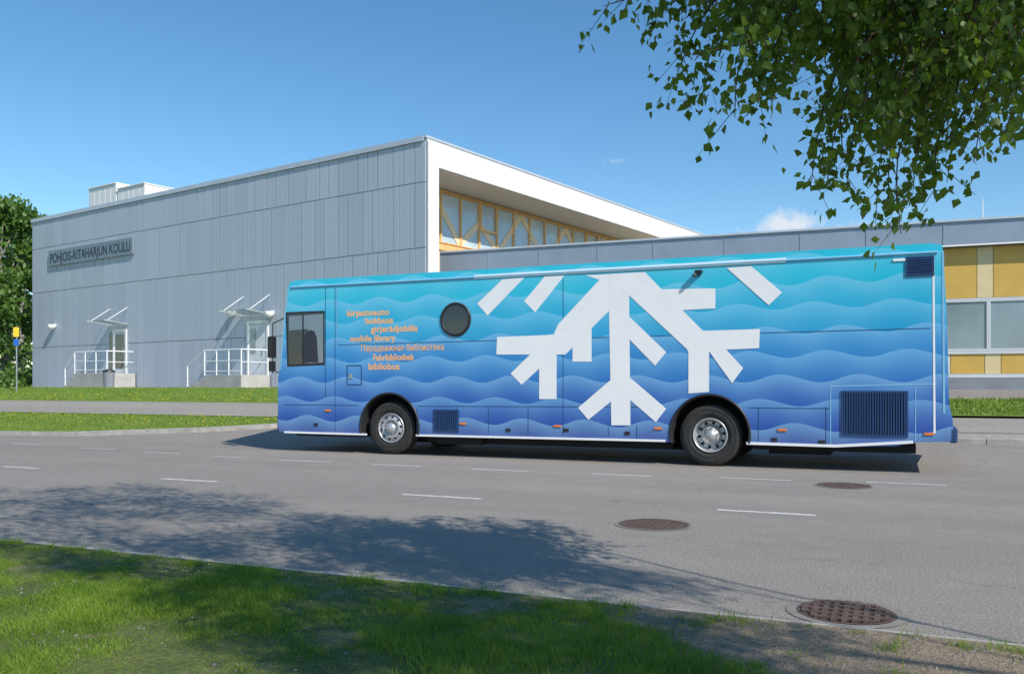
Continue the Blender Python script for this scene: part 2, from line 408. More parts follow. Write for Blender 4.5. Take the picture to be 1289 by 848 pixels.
X=np.random.uniform(-7,4.8,N); Y=np.random.uniform(3.5,8.8,N)
px=CX+X/Y*FP; w=(X-F0[0])*V[0]+(Y-F0[1])*V[1]
pat=np.sin(X*2.1+1.3*np.sin(Y*1.7))+np.sin(Y*3.1+X*1.3)+.7*np.sin(X*6.3+Y*2.2)+.6*np.sin(Y*7.7-X*5.1)+.5*np.sin(X*13+Y*9)
bare=np.clip((px-820)/300,0,1.0)*1.3+np.clip((w+10.3)*1.2,0,.4)
pr=np.clip(.85+.30*pat-bare,.045,1)
k=(w<-9.86)&(px>-80)&(px<1370)&(np.random.rand(N)<pr)
hv=.024+.012*np.clip(pat[k],-1,1.5)
X,Y=X[k],Y[k]
tx=[];ty=[];th=[]
for i in range(480):
    s=random.uniform(-2,20); w=-9.88-abs(random.gauss(0,.12)) if i<230 else random.uniform(-13,-9.9)
    cx=F0[0]+s*U[0]+w*V[0]; cy=F0[1]+s*U[1]+w*V[1]; m=random.randint(12,60); r=random.uniform(.015,.06); hgt=random.uniform(.025,.06)
    for j in range(m): tx.append(cx+random.gauss(0,r));ty.append(cy+random.gauss(0,r));th.append(hgt)
X=np.concatenate([X,tx]);Y=np.concatenate([Y,ty]);hv=np.concatenate([hv,th])
blades('grass',X,Y,np.full(len(X),.03),hv,.006,'blade','short green grass blades on the lawn')
mb=MB()
for i in range(1500):
    s=random.uniform(6.5,15.5); w=-9.9-abs(random.gauss(0,1.0))
    if w<-13.5: continue
    r=random.uniform(.004,.013); z=.036
    a=random.uniform(0,6.28); pts=[(s+r*math.cos(a+k*1.571)*random.uniform(.7,1.2),w+r*math.sin(a+k*1.571)*random.uniform(.7,1.2),z) for k in range(4)]
    mb.add(pts+[(s,w,z+r*.8)],[(0,1,4),(1,2,4),(2,3,4),(3,0,4)])
mb.make('pebbles','ring',None,GL,RZ,kind='stuff',label='small pebbles and crumbs on the bare soil')
N=60000
S=np.random.uniform(-26,-2.8,N); Wv=np.random.uniform(1.5,11,N)
lkv=np.array([lk(s) for s in S])
k=(Wv>lkv+.16)&((Wv<4.9)|(Wv>7.4)); S=S[k];Wv=Wv[k]
S2=np.random.uniform(11.5,22,9000);W2=np.random.uniform(6.9,9.3,9000)
S=np.concatenate([S,S2]);Wv=np.concatenate([Wv,W2])
Zv=1.25*np.clip((Wv-2)/9.5,0,1)+.08
blades('verge_grass',F0[0]+S*U[0]+Wv*V[0],F0[1]+S*U[1]+Wv*V[1],Zv,.07,.03,'bladefar','short green grass on the verges')
mb=MB()
for i in range(600):
    q=random.random()
    if q<.75: s=random.uniform(-26,-3); w=random.choice([random.uniform(3.2,4.8),random.uniform(7.4,9)]) 
    else: s=random.uniform(11.6,22); w=random.uniform(7,9.3)
    if s<0 and w<lk(s)+.2: continue
    z=zt(w)+.17; r=.028
    mb.add([(s+r*math.cos(t),w+r*math.sin(t),z+.01*math.cos(3*t)) for t in [i*math.pi/3 for i in range(6)]],[tuple(range(6))])
mb.make('dandelions','flower',None,GL,RZ,kind='stuff',label='yellow dandelion heads scattered over the verges')
# ---------------------------------------------------------------- BUS
bus=empty('library_bus',(F0[0],F0[1],0),RZ,'long blue library bus with waves and white snowflake on asphalt','bus')
def B(px,py):
    return hit(px,py,F0,U)
sF=2.61; sR=8.98; RA=.665
def arc(c,z0,r,zb,n=20):
    a0=math.asin((zb-z0)/r)
    return [(c+r*math.cos(math.pi-a0-(math.pi-2*a0)*i/n)*1.0,z0+r*math.sin(math.pi-a0-(math.pi-2*a0)*i/n)) for i in range(n+1)]
zb=.40
outline=[(-.10,zb),]+arc(sF,.55,RA,zb)+arc(sR,.55,RA,zb)+[(11.2,zb),(11.9,.43),(12.2,.50),(12.68,.52),(12.72,.60),(12.71,.85),(12.66,1.1),(12.63,2.4),(12.58,3.40),(12.52,3.50),(12.4,3.53),(.35,3.53),(.2,3.50),(.11,3.42),(.03,2.9),(-.10,1.75),(-.14,1.55),(-.15,.62),(-.13,.45)]
mb=MB(); mb.prism(outline,0,2.55)
body=mb.make('body','bus',bus)
bm=bmesh.new(); bm.from_mesh(body.data)
ed=[e for e in bm.edges if abs(e.verts[0].co.y-e.verts[1].co.y)<1e-4 and min(e.verts[0].co.z,e.verts[1].co.z)>3.3]
bmesh.ops.bevel(bm,geom=ed,offset=.07,segments=4,affect='EDGES',profile=.6)
bmesh.ops.recalc_face_normals(bm,faces=bm.faces); bm.to_mesh(body.data); bm.free()
def side(name,mt,polys,d=.004,thick=0,parent=None,label=None,step=0):
    m=MB()
    for i,p in enumerate(polys):
        y=-(d+step*i)
        if thick: m.prism(p,y-thick,.002)
        else: m.add([(x,y,z) for x,z in p],[tuple(range(len(p)))])
    return m.make(name,mt,parent or bus,label=label)
def P(*pts): return [B(*p) for p in pts]
def strokepx(p0,p1,wd):
    a=Vector(B(*p0));b=Vector(B(*p1)); d=(b-a).normalized(); n=Vector((-d.y,d.x))*wd/2
    return [tuple(a+n),tuple(b+n),tuple(b-n),tuple(a-n)]
fl=[P((633,351.5),(660,349.5),(614,397),(601,382)),
    P((686,348),(711,346.5),(674,393),(660,379)),
    P((737,346.5),(775,344.5),(790,368),(712,446),(694,428),(703,408),(755,352)),
    P((721,391),(745,368),(745,455),(721,455)),
    P((626,424),(701,421),(712,446),(625,446)),
    P((679,440),(701,440),(701,502),(679,502)),
    P((682,432),(698,446),(657,484),(643,470)),
    P((766,345),(792,344),(794,535),(770,535)),
    P((783,466),(783,494),(741,528),(728,513)),
    P((783,466),(783,494),(826,531),(839,514)),
    P((786,392),(786,420),(825,460),(839,443)),
    P((772,344.5),(812,342.5),(893,424),(880,448),(866,440),(784,364)),
    P((834,364),(901,363),(901,388),(845,391)),
    P((862,417),(957,414),(956,438),(866,442)),
    P((867,436),(893,436),(893,493),(867,495)),
    P((883,428),(900,424),(936,463),(922,482)),
    P((915,337),(946,335),(985,368),(968,384)),
    ]
side('snowflake_graphic','flake',fl,d=.003,step=.0003)
lines=[("kirjastoauto",437,398,490),("bokbuss",460,407.5,495),("girjerádjobiila",467,418,526),("mobile library",441,430,498),
       ("Передвижная библиотека",455,442,559),("Fahrbibliothek",470,453.5,522),("bibliobus",464,465,503)]
for t,x0,y0,x1 in lines:
    cyr=t[0]=='П'
    mb=MB(); vs,fs,wd=textgeo(t,.008 if cyr else .024); a=B(x0,y0);b=B(x1,y0)
    sx=(b[0]-a[0])/wd; sy=.178
    mb.add([(a[0]+x*sx,-.004,a[1]+y*sy) for x,y in vs],fs)
    mb.make('lettering','orange',bus,label='orange library word in one language')
def seam(p,wd=.012): return strokepx(p[0],p[1],wd)
sm=[((422,362),(422,543)),((709,347),(709,548)),((525,513),(525,544)),((615,511),(615,546)),((665,511),(665,547)),((766,536),(766,549)),
    ((955,513),(955,556)),((1040,512),(1040,560)),((425,434),(1172,413)),((357,509),(452,510)),((526,511),(838,512)),((942,513),(1045,514)),((1130,325),(1130,330)),
    ((802,536),(802,552)),((575,512),(575,515)),((410,362),(410,500))]
side('panel_seams','seam',[seam(p) for p in sm],d=.0025,step=.0001)
side('rear_edge_strip','flake',[strokepx((1175.5,322),(1177,545),.03)],d=.006)
side('rear_edge_strip','bluetrim',[strokepx((1187.5,316),(1189,520),.03)],d=.006)
side('door_edge_strip','bluetrim',[strokepx((424.5,363),(424.5,430),.02)],d=.006)
trim=[strokepx((358,543.5),(462,546.5),.04),strokepx((524,547.5),(838,554.5),.04),strokepx((940,557.5),(1052,561),.045),strokepx((1052,561),(1150,556),.045)]
side('skirt_trim','flake',trim,d=.004,thick=.008,step=.0005)
def frame_rect(px0,py0,px1,py1,px2,py2,px3,py3,wd):
    c=[(px0,py0),(px1,py1),(px2,py2),(px3,py3)]
    return [strokepx(c[i],c[(i+1)%4],wd) for i in range(4)]
side('engine_hatch_outline','bluetrim',[strokepx((1046,486),(1180,483),.018),strokepx((1046,486),(1046,561),.014),strokepx((1153,486),(1153,555),.012)],d=.004,step=.0005)
def grille(px0,px1,pt,pb,n,hor=True):
    a=B(px0,pt);b=B(px1,pb); x0,x1=a[0],b[0]; z1,z0=a[1],B(px0,pb)[1]
    m=MB(); m.box(x0,x1,-.006,.01,z0,z1,0)
    f=.03
    m.box(x0-f,x1+f,-.02,0,z1,z1+f,1);m.box(x0-f,x1+f,-.02,0,z0-f,z0,1);m.box(x0-f,x0,-.02,0,z0,z1,1);m.box(x1,x1+f,-.02,0,z0,z1,1)
    for i in range(n):
        if hor:
            z=z0+(z1-z0)*(i+.5)/n; h=(z1-z0)/n*.33
            m.add([(x0,-.008,z+h),(x1,-.008,z+h),(x1,-.024,z-h),(x0,-.024,z-h)],[(0,1,2,3)],2)
        else:
            x=x0+(x1-x0)*(i+.5)/n; h=(x1-x0)/n*.3
            m.box(x-h,x+h,-.02,-.007,z0,z1,2)
    m.make('ventilation_grille',['pit','grille','grille'],bus)
grille(1062,1141,494,546,24,False); grille(1143,1174,326,346,7,True); grille(548,576,517,541,12,False)
side('filler_flap','seam',frame_rect(437,460,455,460,455,484,437,484,.022),d=.003,step=.0003)
side('filler_latch','steel',[P((440,470),(444,470),(444,476),(440,476))],d=.006,thick=.01)
c=B(574,402); mb=MB(); mb.lathe([(.33,0),(.33,-.025),(.285,-.03),(.28,-.012)],(c[0],0,c[1]),48); ph=mb.make('porthole_window','black',bus)
mb=MB(); mb.lathe([(.285,-.013),(.001,-.016)],(c[0],0,c[1]),48); mb.make('glass','glassdark',ph)
outerw=P((360,393),(409,391),(409,459),(362,461))
frw=MB(); o=[Vector(p) for p in outerw]; ctr=sum(o,Vector((0,0)))/4
inn=[ctr+(p-ctr)*.93 for p in o]
vs=[(p.x,-.008,p.y) for p in o]+[(p.x,-.008,p.y) for p in inn]
frw.add(vs,[(i,(i+1)%4,4+(i+1)%4,4+i) for i in range(4)])
mx=(inn[0].x+inn[1].x)/2-.05
frw.box(mx-.014,mx+.014,-.012,-.006,inn[3].y,inn[0].y-.02)
cw=frw.make('driver_window','black',bus)
gm=MB(); gm.add([(p.x,-.0045,p.y) for p in inn],[(0,1,2,3)]); gm.make('glass','glassdark',cw)
rv=MB(); q=P((364,398),(407,395),(407,412),(364,416)); rv.add([(x,-.0055,z) for x,z in q],[(0,1,2,3)]); rv.make('upper_pane','cabpane',cw)
rv=MB(); q=P((388,413),(407,411.5),(407,456),(388,457)); rv.add([(x,-.006,z) for x,z in q],[(0,1,2,3)]); rv.make('sliding_pane','cabpane',cw)
st=MB(); q=P((381,456),(380,440),(382,425),(386,418),(391,415),(396,417),(399,424),(400,440),(401,456)); st.add([(x,-.0072,z) for x,z in q],[tuple(range(len(q)))]); st.make('driver_seat','seat',cw)
pts=[(-.165,1.30),(-.11,1.75),(.018,2.9),(.09,3.3)]
mb=MB()
for (xa,za),(xb,zb_) in zip(pts,pts[1:]): mb.add([(xa-.012,.1,za),(xa-.012,2.45,za),(xb-.012,2.45,zb_),(xb-.012,.1,zb_)],[(0,1,2,3)])
mb.make('windscreen','glassdark',bus)
side('windscreen_pillar','bluetrim',[[(-.095,1.72),(.025,2.86),(.10,3.30),(.135,3.30),(.06,2.86),(-.06,1.72)]],d=.005)
mb=MB(); mb.box(-.19,-.10,.02,2.53,.42,.75); mb.make('bumper','grille',bus,bevel=.03)
mb=MB(); mb.box(12.66,12.78,.0,2.55,.50,.74); mb.make('bumper','grille',bus,bevel=.03)
mb=MB(); mb.cyl((.2,-.012,3.455),(12.5,-.012,3.455),.020,n=8); mb.make('roof_rail','bluetrim',bus)
a=B(597,352)[0];b=B(990,326)[0]
mb=MB(); mb.box(a,b,-.024,.0,3.425,3.495); aw=mb.make('awning_box','flake',bus,bevel=.01)
c=B(881,343); mb=MB(); mb.box(c[0]-.06,c[0]+.06,-.14,-.01,c[1]-.01,c[1]+.03); mb.cyl((c[0],-.01,c[1]-.05),(c[0],-.11,c[1]),.022,n=8); mb.cyl((c[0]-.03,-.10,c[1]-.02),(c[0]-.08,-.13,c[1]-.07),.025,.035,n=10)
mb.make('side_flood_lamp','black',bus,bevel=.006)
mb=MB(); mb.box(.55,.95,.2,.6,3.53,3.60); mb.make('roof_hatch','black',bus,bevel=.02)
mb=MB(); mb.box(1.0,1.25,.2,.5,3.53,3.575); mb.make('roof_hatch','black',bus,bevel=.02)
mb=MB(); mb.cyl((2.2,.3,3.53),(2.2,.3,3.60),.05,n=12); mb.make('roof_vent','black',bus)
mb=MB(); mb.box(1.7,2.7,.9,1.7,3.53,3.58); mb.make('roof_cover','flake',bus,bevel=.03)
for px_,py_ in [(413,516.5),(583,533),(702,536),(829,539),(985,541),(1170,546)]:
    x,z=B(px_,py_); mb=MB(); mb.box(x-.07,x+.07,-.02,.0,z-.020,z+.020); mb.make('side_marker_lamp','amber',bus,bevel=.006)
for px_,py_ in [(398,534),(640,541),(713,541),(790,545),(566,540),(975,553),(1035,556)]:
    x,z=B(px_,py_); mb=MB(); mb.box(x-.05,x+.05,-.016,.0,z-.03,z+.03); mb.make('flap_latch','black',bus,bevel=.006)
x,z=B(1135,327); mb=MB(); mb.box(x-.12,x+.06,-.018,0,z-.02,z+.02); mb.make('nameplate','flake',bus)
mb=MB(); mb.box(-.31,-.21,-.14,.03,1.97,2.42); mb.box(-.30,-.22,-.12,.02,1.68,1.90); mb.cyl((-.25,-.04,2.70),(-.25,-.04,1.64),.014,n=8); mb.cyl((-.25,-.04,2.70),(.02,.10,2.85),.014,n=8); mb.cyl((-.25,-.04,1.7),(-.1,.06,1.64),.014,n=8)
mb.make('side_mirror','black',bus,bevel=.04)
mb=MB(); mb.box(-.31,-.21,2.49,2.69,1.95,2.42); mb.cyl((-.25,2.6,2.70),(-.25,2.6,1.9),.014,n=8); mb.cyl((-.25,2.6,2.70),(.0,2.45,2.85),.014,n=8)
mb.make('side_mirror','black',bus,bevel=.03)
for sc in (sF,sR):
    n=24; mb=MB(); a0=-.26
    vs=[]
    for i in range(n+1):
        t=a0+(math.pi-2*a0)*i/n
        for y in(.012,.62): vs.append((sc+(RA-.006)*math.cos(t),y,.55+(RA-.006)*math.sin(t)))
    mb.add(vs,[(2*i,2*i+2,2*i+3,2*i+1) for i in range(n)],0,True)
    mb.box(sc-.66,sc+.66,.62,1.93,.3,1.22)
    mb.make('wheel_well','dark',bus)
    mb=MB(); vs=[]; 
    for i in range(n+1):
        t=-.2+(math.pi+.4)*i/n
        for r,y in((RA-.004,0.01),(RA-.004,-.02),(RA+.03,-.02),(RA+.035,0)): vs.append((sc+r*math.cos(t),y,.55+r*math.sin(t)))
    mb.add(vs,[(4*i+j,4*i+4+j,4*i+5+j,4*i+1+j) for i in range(n) for j in range(3)],0,True)
    mb.make('wheel_arch_trim','black',bus)
mb=MB(); mb.box(.3,sF-.7,.05,2.5,.33,.42); mb.box(sF+.7,sR-.7,.3,2.25,.26,.42); mb.box(sR+.7,12.2,.3,2.25,.30,.44); mb.box(sF,sR,.7,1.8,.22,.5); mb.box(3.6,4.6,.12,.5,.24,.41); mb.box(9.9,10.9,.5,1.6,.22,.5)
mb.make('chassis','dark',bus)
def wheel(sc,y,deep,flip):
    e=bpy.data.objects.new('wheel',None); link(e); e.parent=bus; e.location=(sc,y,.53); e.empty_display_size=.2
    if flip: e.rotation_euler=(0,0,math.pi)
    mb=MB(); mb.lathe([(.295,.03),(.33,.005),(.40,-.012),(.47,-.002),(.505,.012),(.525,.03),(.53,.06),(.53,.10),(.522,.103),(.522,.117),(.53,.12),(.53,.17),(.522,.173),(.522,.187),(.53,.19),(.53,.25),(.50,.29),(.40,.30),(.295,.27)],(0,0,0),56)
    for rr in (.36,.44): mb.lathe([(rr,-.002),(rr+.01,-.016),(rr+.02,-.004)],(0,0,0),56)
    mb.make('tyre','rubber',e)
    mb=MB()
    if deep: prof=[(.30,.02),(.293,-.004),(.28,.0),(.27,.03),(.262,.12),(.24,.15),(.17,.155),(.165,.10),(.15,.06),(.09,.05),(.085,.02),(.001,.015)]
    else: prof=[(.30,.02),(.293,-.004),(.28,.0),(.272,.03),(.262,.05),(.235,.02),(.20,-.005),(.155,-.02),(.15,.02),(.11,.03),(.10,-.04),(.085,-.055),(.001,-.06)]
    mb.lathe(prof,(0,0,0),48)
    mb.make('rim','rim',e)
    mb=MB()
    yb=.148 if deep else .008
    for i in range(10):
        t=2*math.pi*i/10+.15
        x,z=.215*math.cos(t),.215*math.sin(t)
        mb.cyl((x,yb-.004 if deep else yb+.0,z),(x,yb+.02,z),.026,n=12,mi=1)
        x,z=.13*math.cos(t),.13*math.sin(t); y0=.055 if deep else .02
        mb.cyl((x,y0-.035,z),(x,y0+.01,z),.013,n=6,mi=0,sm=False)
    if not deep:
        for i in range(10):
            t=2*math.pi*i/10+.15; x,z=.222*math.cos(t),.222*math.sin(t); mb.cyl((x,-.002,z),(x,.03,z),.024,n=12,mi=1)
    mb.make('wheel_nuts',['steel','pit'],e)
    return e
wheel(sF,.06,False,False); wheel(sR,.06,True,False); wheel(sF,2.49,False,True); wheel(sR,2.49,True,True)
# ---------------------------------------------------------------- TALL SCHOOL HALL
C0=(-2.9,30.0); E2=(.5742,.8187); E1=(-.8187,.5742); RB=math.atan2(E2[1],E2[0])
hall=empty('school_hall',(C0[0],C0[1],0),RB,'tall grey clad school hall with white roof overhang','building')
LY=26.7; LX=28; TOP=9.9; CZ=8.95
def LF(px,py): return hit(px,py,C0,E1)
mb=MB(); mb.box(0.06,LX,2.05,LY,.3,CZ+.1); mb.make('wall','whiteboard',hall)
mb=MB(); mb.box(.0,.62,.0,2.05,.6,CZ-.002); mb.make('column','whiteboard',hall)
mb=MB(); mb.box(.0,LX,.0,2.3,CZ,TOP-.06); mb.make('roof_overhang','whiteboard',hall)
mb=MB(); mb.box(.2,LX,.10,2.04,CZ-.022,CZ-.004)
for i in range(1,18): mb.box(.2+i*1.55-.006,.2+i*1.55+.006,.10,2.04,CZ-.026,CZ-.02)
mb.make('soffit','cream',hall)
mb=MB(); mb.box(0,LX,2.3,LY,CZ+.1,TOP-.12); mb.make('roof','roof',hall)
mb=MB(); mb.box(-.10,LX+.02,-.03,.10,TOP-.06,TOP+.02); mb.box(-.12,.08,.10,LY+.05,TOP-.16,TOP+.02); mb.make('roof_edge_flashing','cap',hall)
mb=MB(); tints=[]
rows=[1.15,3.30,6.1,8.35,9.74]
for r in range(len(rows)-1):
    y=.03; 
    while y<LY-.05:
        wd=random.choice([.5,.5,.75,1.0]) ; y1=min(LY,y+wd)
        if LY-y1<.25:y1=LY
        n0=len(mb.f)
        mb.box(-.055-random.choice([0,.003]),-.01,y+.012,y1-.012,rows[r]+.013,rows[r+1]-.013)
        t=random.choice([.96,.98,1,1,1.02,1.04]); tints+= [t]*(len(mb.f)-n0)
        y=y1
o=mb.make('facade_cladding','clad',hall)
at=o.data.attributes.new('tint','FLOAT','FACE'); at.data.foreach_set('value',tints)
mb=MB(); mb.box(-.012,.055,.0,LY,.3,TOP-.15); mb.make('cladding_backing','plinth',hall)
mb=MB(); mb.box(-.05,.0,.0,LY,.3,1.14); mb.make('plinth','plinth',hall)
y0,zb0=LF(171,320);y1,zt1=LF(65,313); zt0=LF(171,299)[1]; 
sg=MB(); sg.box(-.16,-.08,y0,y1,zb0,zt0); sgo=sg.make('sign_board','signgrey',hall)
vs,fs,wd=textgeo("POHJOIS-RITAHARJUN KOULU",.010)
L=(y1-y0)*.95; hh=(zt0-zb0)
mb=MB(); mb.add([(-.165,y1-(y1-y0)*.025-x*L/wd,zb0+hh*.2+y*hh*.85) for x,y in vs],fs); mb.make('sign_lettering','ink',sgo,label='dark capital lettering of the school name')
def wall_lamp(px,py):
    y,z=LF(px,py); mb=MB(); mb.cyl((-.06,y,z),(-.14,y,z),.09,n=16)
    mb2=[(0.001,-.2),(.1,-.18),(.17,-.10),(.19,0),(.17,.05),(.001,.06)]
    vs=[];n=16
    for r,h in mb2:
        for i in range(n): t=2*math.pi*i/n; vs.append((-.24+r*math.cos(t),y+r*math.sin(t),z+h))
    mb.add(vs,[(j*n+i,j*n+(i+1)%n,(j+1)*n+(i+1)%n,(j+1)*n+i) for j in range(len(mb2)-1) for i in range(n)],0,True)
    mb.make('wall_lamp','white',hall)
for p in[(71,410),(297,393),(345,394)]: wall_lamp(*p)
def door(px0,px1,pt,pb,glass):
    yb,z0=LF(px1,pb); ya,_=LF(px0,pb); z1=LF(px1,pt)[1]
    mb=MB(); f=.09
    mb.box(-.11,-.03,yb-f,yb,z0,z1+f);mb.box(-.11,-.03,ya,ya+f,z0,z1+f);mb.box(-.11,-.03,yb,ya,z1,z1+f)
    d=mb.make('door','white',hall,label='white framed entrance door')
    mb=MB(); mb.box(-.08,-.06,yb,ya,z0,z1); mb.make('door_leaf','doorgrey',d)
    g=MB()
    if glass: g.box(-.1,-.085,yb+.12,ya-.12,z0+.25,z1-.12); g.box(-.1,-.085,ya+f,ya+f+.3,z0,z1)
    else: g.box(-.1,-.085,yb+(ya-yb)*.6,ya-.15,z0+.9,z1-.2)
    g.make('glass','glassdark' if glass else 'glasswing',d)
    mb=MB(); mb.cyl((-.15,yb+.1,z0+.95),(-.15,yb+.1,z0+1.2),.015,n=8); mb.make('handle','steel',d)
    mb=MB(); zc=z1+.35
    yc0=yb-.25; yc1=ya+.45
    mb.add([(-.08,yc0,zc),(-.08,yc1,zc),(-1.15,yc1,zc+.12),(-1.15,yc0,zc+.12)],[(0,1,2,3)],1)
    for y in(yc0+.1,yc1-.1):
        mb.cyl((-.07,y,zc-.02),(-1.18,y,zc+.10),.025,n=8); mb.cyl((-.07,y,zc+.75),(-1.05,y,zc+.10),.016,n=8)
    mb.make('door_canopy',['white','canopy'],hall)
    return yb,ya,z0
d1=door(146,160,417,470,True); d2=door(315,338,406,472,False)
def stairs(yc0,yc1,zp,nst,label):
    e=empty('entrance_steps',(C0[0],C0[1],0),RB,label,'steps')
    zg=1.2; mb=MB()
    mb.box(-1.5,-.13,yc0,yc1,zg-.2,zp)
    for i in range(nst):
        h=zp-(i+1)*(zp-zg)/(nst+1)
        mb.box(-1.5,-.13,yc1+.28*i+.004*(i+1),yc1+.28*(i+1),zg-.2,h)
    mb.make('stair_block','concrete',e,bevel=.01)
    mb=MB(); r=.026
    ye=yc1+.28*nst; a,b=yc0+.05,yc1
    n=3
    for i in range(n+1):
        y=a+(b-a)*i/n; mb.cyl((-1.45,y,zp),(-1.45,y,zp+1.0),r,n=8)
    for h in(.98,.55,.15): mb.cyl((-1.45,a,zp+h),(-1.45,b,zp+h),r if h>.9 else .016,n=8)
    mb.cyl((-1.45,b,zp+.98),(-1.45,ye,zg+.95),r,n=8); mb.cyl((-1.45,b,zp+.5),(-1.45,ye,zg+.45),.016,n=8); mb.cyl((-1.45,ye,zg+.95),(-1.45,ye,zg-.05),r,n=8)
    mb.cyl((-1.45,a,zp+.98),(-.2,a,zp+.98),r,n=8); mb.cyl((-1.45,a,zp+.5),(-.2,a,zp+.5),.016,n=8)
    mb.make('handrail','railing',e)
stairs(LF(172,480)[0]-.1,LF(132,480)[0],d1[2],3,'concrete entrance steps with white railing against the grey wall')
stairs(LF(343,480)[0],LF(296,480)[0],d2[2],4,'raised concrete landing with long white railing at the side door')
# litter bin in front of the first steps
yb_=37.2; x=(137-CX)/FP*yb_; y=yb_
b_=empty('litter_bin',(x,y,zt(SW(x,y)[1])),0,'dark litter bin standing beside the entrance steps','bin')
mb=MB(); mb.cyl((0,0,.0),(0,0,.70),.20,.24,n=20); mb.make('container','plinth',b_); mb=MB(); mb.cyl((0,0,.70),(0,0,.77),.26,.23,n=20); mb.cyl((0,0,.77),(0,0,.81),.18,.08,n=20); mb.make('lid','black',b_)
nW=22; x0=.65; dx=(LX-x0-.4)/nW; z0=6.85; z1=8.80
mb=MB(); mb.box(x0,LX-.2,1.93,2.045,z0-.28,z0-.05); mb.box(x0,LX-.2,1.95,2.045,z1+.02,z1+.09); mb.make('timber_sill','wood',hall)
mb=MB(); mb.box(x0,LX-.2,2.0,2.046,4.5,z0-.285); mb.make('timber_cladding','palewood',hall)
for i in range(nW):
    a=x0+i*dx; b=a+dx
    mb=MB(); f=.04
    mb.box(a+.003,a+f,1.94,2.046,z0,z1);mb.box(b-f,b-.003,1.94,2.046,z0,z1);mb.box(a+f,b-f,1.94,2.046,z0,z0+f);mb.box(a+f,b-f,1.94,2.046,z1-f,z1)
    if i in(4,11): mb.box(a+f,b-f,1.925,2.0,z0+.8,z0+.9,0);mb.box(a+f,a+f+.07,1.92,2.0,z0+.9,z1-f);mb.box(b-f-.07,b-f,1.92,2.0,z0+.9,z1-f)
    w_=mb.make('window','wood',hall)
    g=MB(); g.box(a+f,b-f,2.02,2.04,z0+f,z1-f); g.make('glass','glassblue',w_)
zig=[(1.3,z0+.05),(2.7,z1-.1),(4.3,z0+.1),(5.6,z0+1.1),(6.9,z0+.1),(8.6,z1-.05),(10.5,z0+.1),(12.3,z1-.1),(14,z0+.1),(16,z1-.1),(18,z0+.1),(20,z1-.1),(22,z0+.1),(25,z1-.1)]
mb=MB()
for (xa,za),(xb,zb2) in zip(zig,zig[1:]):
    a=Vector((xa,za));b=Vector((xb,zb2));d=(b-a).normalized();n=Vector((-d.y,d.x))*.13
    mb.prism([tuple(a+n),tuple(b+n),tuple(b-n),tuple(a-n)],1.985+random.uniform(0,.01),2.015)
mb.make('timber_truss','palewood',hall)
for k,(pxa,pxb) in enumerate([(112,146),(148,182)]):
    P1=(C0[0]+E2[0]*3,C0[1]+E2[1]*3)
    a,z=hit(pxb,232,P1,E1); b,_=hit(pxa,232,P1,E1)
    e=empty('ventilation_unit',(P1[0],P1[1],0),RB,'white ventilation housing on the flat roof','ventilation unit',group='ventilation units on the hall roof')
    zz=H+(HZ-235)/FP*(P1[1]+E1[1]*(a+b)/2)
    mb=MB(); mb.box(0,1.8,a,b,TOP+.45,zz)
    for i in range(1,5): q=a+(b-a)*i/5; mb.box(-.012,0,q-.015,q+.015,TOP+.5,zz-.05)
    mb.box(-.06,1.86,a-.03,b+.03,zz,zz+.06)
    mb.make('housing','white',e,bevel=.01)
    mb=MB(); mb.box(.2,1.6,a+.2,b-.2,TOP-.15,TOP+.45); mb.make('base_frame','greymetal',e)
# ---------------------------------------------------------------- LOW WING
W0=(-2.57,31.77); D=(.9304,-.3665); RW=math.atan2(D[1],D[0])
wing=empty('school_wing',(W0[0],W0[1],0),RW,'low school wing with ochre panels and grey metal roof edge','building')
def WF(px,py): return hit(px,py,W0,D)
LW=34; TZ=WF(1289,273)[1]; FZ=WF(1289,306)[1]
mb=MB(); mb.box(0,LW,.3,14,.5,FZ+.1); mb.make('wall','cream',wing)
mb=MB(); mb.box(-.0,LW,.0,14,FZ+.02,TZ-.05); mb.make('roof','roof',wing)
mb=MB()
xx=0
while xx<LW:
    wd=random.choice([1.9,2.1,2.3]); mb.box(xx+.006,min(LW,xx+wd)-.006,-.06,-.002,FZ+.06,TZ-.03); mb.box(xx-.02,xx+.02,-.075,-.06,FZ+.06,TZ-.03); xx+=wd
mb.make('roof_fascia','greymetal',wing)
mb=MB(); mb.box(-.0,LW,-.12,.1,TZ-.03,TZ+.03); mb.make('roof_edge_flashing','cap',wing)
mb=MB(); mb.box(0,LW,-.07,-.003,FZ-.0,FZ+.05); mb.make('drip_edge','white',wing)
PW=(W0[0]+.3*.3665,W0[1]+.3*.9304)
def WG(px,py): return hit(px,py,PW,D)
zr=[WG(1240,y)[1] for y in (311,375,378,436,441,470,475,497)]
def pans(za,zb3,seq,name,st):
    mb=MB(); x=st; i=0
    while x<LW-.1:
        wd=[.42,.95,.55,.62,.9][i%5]; mb.box(x+.008,min(x+wd,LW)-.008,-.0+.24,.297,za,zb3,seq[i%len(seq)]); x+=wd; i+=1
    mb.make(name,['ochre','beige','cream'],wing)
pans(zr[1]+.01,zr[0],[1,0,2,0,1,0,2],'upper_cladding_panels',.1)
pans(zr[5],zr[4],[0,2,2,0,1,0,0],'lower_cladding_panels',.3)
mb=MB(); mb.box(0,LW,.22,.296,zr[1]-.05,zr[1]); mb.box(0,LW,.2,.296,zr[4]-.10,zr[4]-.01); mb.box(0,LW,.2,.296,zr[5]-.12,zr[5]-.01); mb.make('horizontal_rail','framegrey',wing)
mb=MB(); mb.box(0,LW,.18,.297,.5,zr[5]-.13); mb.make('plinth','plinth',wing)
x=.1
